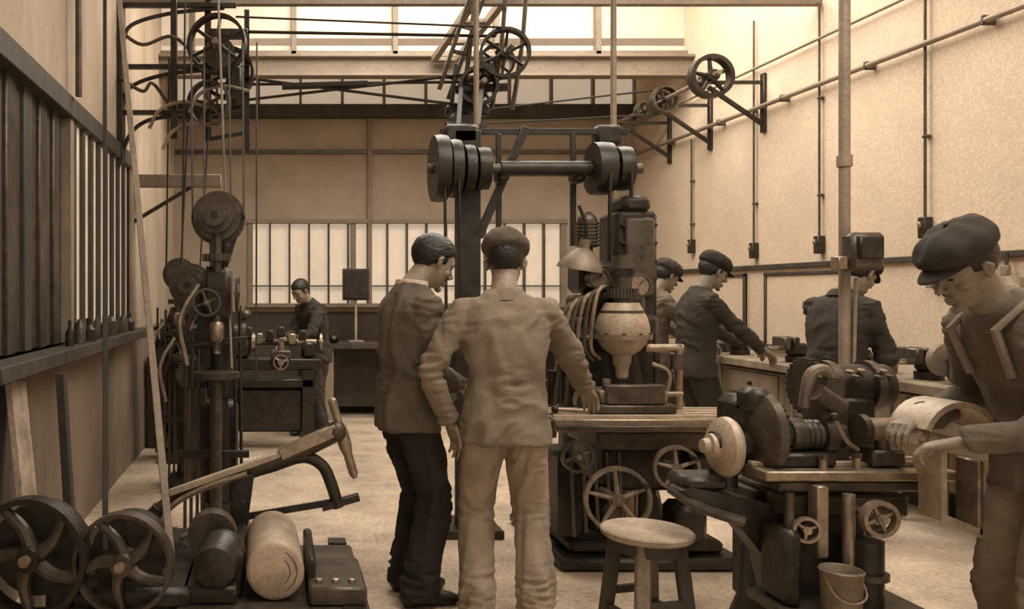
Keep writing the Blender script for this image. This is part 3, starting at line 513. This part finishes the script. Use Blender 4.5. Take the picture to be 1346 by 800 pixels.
# ---- pillar drills, left
def drill(x,y,h,s=1.0):
    b=MB('pillar_drill'); b.bx(x-.2*s,x+.2*s,y-.3*s,y+.2*s,0,.07,'iron',.02); b.cyl((x,y,.07),(x,y,h),.065*s,'iron'); b.cyl((x,y,.07),(x,y,.2),.09*s,'iron')
    b.cyl((x,y,.82),(x,y,.98),.085*s,'iron'); b.lathe((x,y-.25*s,.93),(0,0,1),[(0,.05),(.02,.15*s),(.05,.15*s)],'iron_mid'); b.bx(x-.05,x+.05,y-.22*s,y,.86,.94,'iron'); b.cyl((x,y-.25*s,.07),(x,y-.25*s,.93),.03,'iron_mid')
    b.bx(x-.09*s,x+.09*s,y-.25*s,y+.05,h-.6,h-.3,'iron',.03); b.cyl((x,y-.22*s,1.1),(x,y-.22*s,h-.1),.03*s,'iron_mid'); b.cyl((x,y-.22*s,1.08),(x,y-.22*s,1.16),.02,'steel'); b.lathe((x,y-.22*s,1.14),(0,0,1),[(0,.02),(.03,.04),(.1,.04),(.12,.03)],'steel')
    b.prism([(-.1,0),(.1,0),(.12,.25),(.08,.5),(-.08,.55),(-.12,.3)],(x-.02,y+.02,h-1.0),(1,0,0),(0,0,1),.1,'iron')
    b.wheel((x+.13*s,y-.2*s,h-.45),(1,0,.0),.12*s,.02,'iron_mid',3,.012,.02,.008); b.wheel((x-.05,y-.3*s,h-.5),(0,1,0),.09*s,.02,'iron_mid',4,.012,.02,.008)
    b.lathe((x,y-.2*s,h-.02),(.05,1,0),[(-.14,.05),(-.14,.07*s),(-.08,.07*s),(-.08,.11*s),(-.02,.11*s),(-.02,.15*s),(.05,.15*s),(.05,.175*s),(.1,.175*s)],'iron_mid',32); b.cyl((x,y-.36*s,h-.02),(x,y+.1,h-.02),.025,'iron')
    b.beam((x-.05,y-.1,h-.3),(x-.22*s,y-.15,h-.7),.03,.04,'iron'); b.beam((x+.04,y-.1,h-.3),(x+.12*s,y-.1,h-.1),.03,.04,'iron'); b.curve([(x-.1,y-.2,h-.4),(x-.2,y-.25,h-.6),(x-.16,y-.25,h-.85)],.014,'steel'); b.gear((x,y-.22*s,h-.25),(0,0,1),.08,.04,'iron_mid',20)
    for i in range(3): b.tube([(x-.12-.035*i,y-.1,.07),(x-.11-.035*i,y-.1,1.1+.1*i)],.01,'iron_mid')
    for i in range(2): b.tube([(x+.1+.035*i,y,.07),(x+.09+.03*i,y,1.2+.15*i)],.01,'iron')
    b.beam((x-.22,y-.1,.5),(x+.18,y-.1,.5),.04,.04,'iron'); b.beam((x-.22,y-.1,1.12),(x+.17,y-.1,1.16),.03,.03,'iron')
    b.bx(x-.13*s,x+.12*s,y+.02,y+.18,.07,.78,'iron',.03); b.gear((x-.18*s,y-.05,.95),(0,1,0),.09,.03,'iron_mid',22); b.done()
drill(-.33,4.9,1.87,.88); drill(-.62,6.2,1.5,.9); drill(-.82,7.2,1.6,.8)
b=MB('workbench'); b.bx(-1.17,-.7,7.6,9.6,.78,.84,'wood_dark'); b.bx(-1.15,-.74,7.65,9.5,.3,.34,'wood_dark')
for x in(-1.12,-.76):
    for y in(7.7,8.6,9.5): b.bx(x-.04,x+.04,y-.04,y+.04,0,.78,'wood_dark')
for i in range(7): b.box((-.95+.08*(i%2),7.8+i*.22,.9),(.12,.12,.12),'iron' if i%2 else 'iron_mid',None,.02)
b.done()
# ---- lathe behind, with apprentice
b=MB('bench_lathe'); Y=7.75
b.bx(-.5,.42,Y-.12,Y+.12,.72,.82,'iron',.01)
for x in(-.45,.3): b.prism([(-.1,0),(.1,0),(.06,.1),(.05,.72),(-.05,.72),(-.06,.1)],(x,Y,0),(1,0,0),(0,0,1),.3,'iron')
b.box((-.35,Y,.93),(.24,.2,.22),'iron',None,.04); b.cyl((-.5,Y,.97),(-.18,Y,.97),.05,'iron_mid'); b.cyl((-.22,Y,.97),(-.17,Y,.97),.085,'steel')
for i,r in enumerate((.07,.09,.11)): b.cyl((-.44+i*.06,Y,1.05),(-.39+i*.06,Y,1.05),r,'iron_mid',None,24)
b.box((.3,Y,.9),(.12,.12,.16),'iron',None,.03); b.cyl((.2,Y,.97),(.38,Y,.97),.025,'steel'); b.wheel((.42,Y,.97),(1,0,0),.08,.02,'steel',3,.012); b.box((.05,Y-.06,.86),(.18,.26,.08),'iron_mid',None,.01); b.cyl((.05,Y-.1,.9),(.05,Y-.1,.97),.03,'steel')
b.wheel((.05,Y-.22,.8),(0,1,0),.07,.02,'steel',3,.012); b.box((-.05,Y-.02,.6),(.8,.26,.08),'iron',None,.01); b.box((-.05,Y,.35),(.6,.2,.4),'iron',None,.02); b.cyl((-.17,Y,.97),(.2,Y,.97),.03,'iron_mid'); b.beam((-.3,Y,1.0),(-.33,Y,1.25),.03,.03,'iron'); b.ell((-.28,Y,1.22),(.06,.06,.05),'iron_mid')
for i in range(8): b.box((-.45+i*.1,Y-.05+.06*(i%2),1.0+.03*(i%3)),(.07,.08,.1),'iron' if i%3 else 'steel',None,.01)
b.done()
b=MB('workbench'); b.bx(.55,3.3,9.3,9.9,.8,.86,'wood_dark')
b.bx(.6,3.25,9.75,9.85,.1,.8,'wood_dark')
for x in(.6,1.4,2.3,3.2): b.bx(x-.05,x+.05,9.35,9.45,0,.8,'wood')
b.done()
b=MB('sign_board'); b.bx(.78,1.05,9.48,9.5,1.36,1.68,'iron',.004); b.bx(.76,1.07,9.5,9.52,1.34,1.7,'wood_dark'); b.cyl((.915,9.53,.87),(.915,9.53,1.5),.015,'wood_pale'); b.bx(.83,1.0,9.45,9.6,.861,.885,'wood'); b.done()  # dark sign board on a pale stand, back bench
b=MB('bench_vise'); b.box((.65,9.5,.93),(.12,.2,.14),'iron',None,.02); b.cyl((.65,9.3,.93),(.65,9.5,.93),.02,'steel'); b.box((.65,9.38,.96),(.14,.05,.1),'iron'); b.done()
# ---- right bench
b=MB('workbench'); b.bx(3.82,4.28,4.2,9.4,.82,.88,'wood'); b.bx(3.88,4.24,4.25,9.35,.5,.8,'wood')
for y in(4.3,5.3,6.3,7.3,8.3,9.3): b.bx(3.86,3.94,y-.04,y+.04,0,.82,'wood'); b.bx(4.16,4.24,y-.04,y+.04,0,.82,'wood')
for y in(4.8,5.8,6.8,7.8,8.8): b.bx(3.865,3.88,y-.35,y+.35,.6,.78,'wood'); b.cyl((3.865,y,.69),(3.84,y,.69),.015,'iron')
b.done()
def vise(x,y,z=.88):
    b=MB('bench_vise'); b.cyl((x+.08,y,z),(x+.08,y,z+.05),.08,'iron'); b.box((x+.08,y,z+.1),(.14,.1,.1),'iron',None,.02); b.box((x+.03,y,z+.15),(.05,.18,.1),'iron',None,.01); b.box((x-.04,y,z+.15),(.05,.18,.1),'iron_mid',None,.01)
    b.cyl((x-.15,y,z+.11),(x+.03,y,z+.11),.018,'steel'); b.cyl((x-.14,y-.1,z+.11),(x-.14,y+.1,z+.11),.008,'steel'); b.done()
vise(4.0,6.55); vise(4.0,7.35); vise(4.02,5.25); vise(4.0,8.3)
random.seed(9)
for k_ in range(3):
    b=MB('bench_tools')
    for i in range(12):
        x=random.uniform(4.02,4.22); y=[5.6,7.65,4.3][k_]+random.uniform(0,(.6,.4,.2)[k_])
        if i%3==0: b.box((x,y,.935),(.08,.1,.11),'iron',None,.01)
        elif i%3==1: b.cyl((x,y,.88),(x,y,.88+random.uniform(.06,.2)),.028,'iron_mid')
        else: b.cyl((x,y,.9),(x-.05,y+.14,.9),.018,'steel')
    b.done()
b=MB('bench_grinder'); b.box((4.02,4.85,.98),(.16,.2,.2),'iron',None,.04); b.cyl((4.02,4.65,1.02),(4.02,4.7,1.02),.1,'galvanised'); b.cyl((4.02,5.0,1.02),(4.02,5.05,1.02),.1,'galvanised'); b.cyl((4.02,4.63,1.02),(4.02,5.07,1.02),.02,'steel'); b.done()
b=MB('sill_bottles')
for i in range(9):
    y=4.6+i*.23; r=.025+.01*(i%3); b.lathe((XL+.07,y,1.13),(0,0,1),[(0,r),(.07+.03*(i%2),r),(.1+.03*(i%2),r*.4),(.14,r*.4)],'iron_mid' if i%2 else 'iron',14)
b.done()
b=MB('leaning_plank'); b.beam((-1.0,3.55,.02),(-1.15,3.7,1.03),.03,.2,'wood_pale'); b.done()
b=MB('leaning_plank'); b.beam((-.95,3.95,.02),(-1.02,3.98,1.04),.04,.06,'wood_dark'); b.done()
b=MB('wall_shelf'); b.bx(XL,-.45,6.9,7.0,2.3,2.4,'beam_paint'); b.beam((XL,6.95,2.0),(-.7,6.95,2.3),.03,.03,'iron'); b.done()
# ------------------------------------------------------------ people placement
person('machinist',(1.0,3.65),-6,H=1.70,bend=6,wr=(1.50,4.0,.93),wl=(.77,3.70,.85),poleR=(.6,-.5,-.5),poleL=(-.8,-.4,0),hd=(-14,14,0),hatm='cap_grey',jacket='cloth_light',trous='cloth_pale',seed=1,fat=1.04,feet=((.14,.0),(-.12,.02)),curl=.35)
person('machinist',(.62,3.9),-74,H=1.74,bend=4,wr=(.87,3.97,.98),wl=(.87,4.10,1.0),poleR=(.3,-.6,-.6),poleL=(-.3,-.6,-.6),hd=(-4,28,0),hat=None,jacket='cloth_mid',trous='cloth_black',seed=2,collar='shirt',feet=((.11,.0),(-.1,.04)))
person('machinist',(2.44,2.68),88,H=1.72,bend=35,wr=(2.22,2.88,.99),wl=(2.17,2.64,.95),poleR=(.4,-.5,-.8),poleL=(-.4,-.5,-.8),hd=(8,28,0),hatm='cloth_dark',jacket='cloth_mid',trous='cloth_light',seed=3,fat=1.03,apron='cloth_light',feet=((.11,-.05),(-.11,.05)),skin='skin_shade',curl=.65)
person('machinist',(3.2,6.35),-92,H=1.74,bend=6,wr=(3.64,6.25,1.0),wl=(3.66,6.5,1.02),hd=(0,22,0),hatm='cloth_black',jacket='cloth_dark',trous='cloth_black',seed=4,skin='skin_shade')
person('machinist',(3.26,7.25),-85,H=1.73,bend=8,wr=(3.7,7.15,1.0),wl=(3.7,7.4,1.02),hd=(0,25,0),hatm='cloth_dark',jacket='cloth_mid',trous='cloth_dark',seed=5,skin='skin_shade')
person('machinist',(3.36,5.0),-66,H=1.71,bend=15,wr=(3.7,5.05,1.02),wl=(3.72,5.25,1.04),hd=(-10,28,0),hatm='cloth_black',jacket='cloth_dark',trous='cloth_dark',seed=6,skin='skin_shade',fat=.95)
person('apprentice',(.38,8.35),125,H=1.62,bend=20,wr=(.08,8.12,.98),wl=(.12,7.98,.95),hd=(10,30,0),hat=None,jacket='cloth_dark',trous='cloth_dark',seed=7)
# ------------------------------------------------------------ light, camera
def area(name,loc,sx,sy,p,rot=(0,0,0)):
    l=bpy.data.lights.new(name,'AREA'); l.shape='RECTANGLE'; l.size=sx; l.size_y=sy; l.energy=p; l.color=(1,.94,.84)
    o=bpy.data.objects.new(name,l); o.location=loc; o.rotation_euler=rot; SC.collection.objects.link(o)
area('skylight_front',(2.2,2.2,4.85),3.2,2.4,170); area('skylight_rear',(1.9,7.0,4.85),4,2.8,300)
w=bpy.data.worlds.new('overcast'); SC.world=w; w.use_nodes=True; bg=w.node_tree.nodes['Background']; bg.inputs[0].default_value=(1,.9,.76,1); bg.inputs[1].default_value=.65
c=bpy.data.cameras.new('camera'); co=bpy.data.objects.new('camera',c); SC.collection.objects.link(co); co.location=(0,0,1.42); co.rotation_euler=(pi/2,0,0)
c.sensor_width=36; c.lens=36*1100/1346; c.shift_x=.231; c.shift_y=-.011; c.clip_start=.05; SC.camera=co
SC.view_settings.view_transform='Standard'
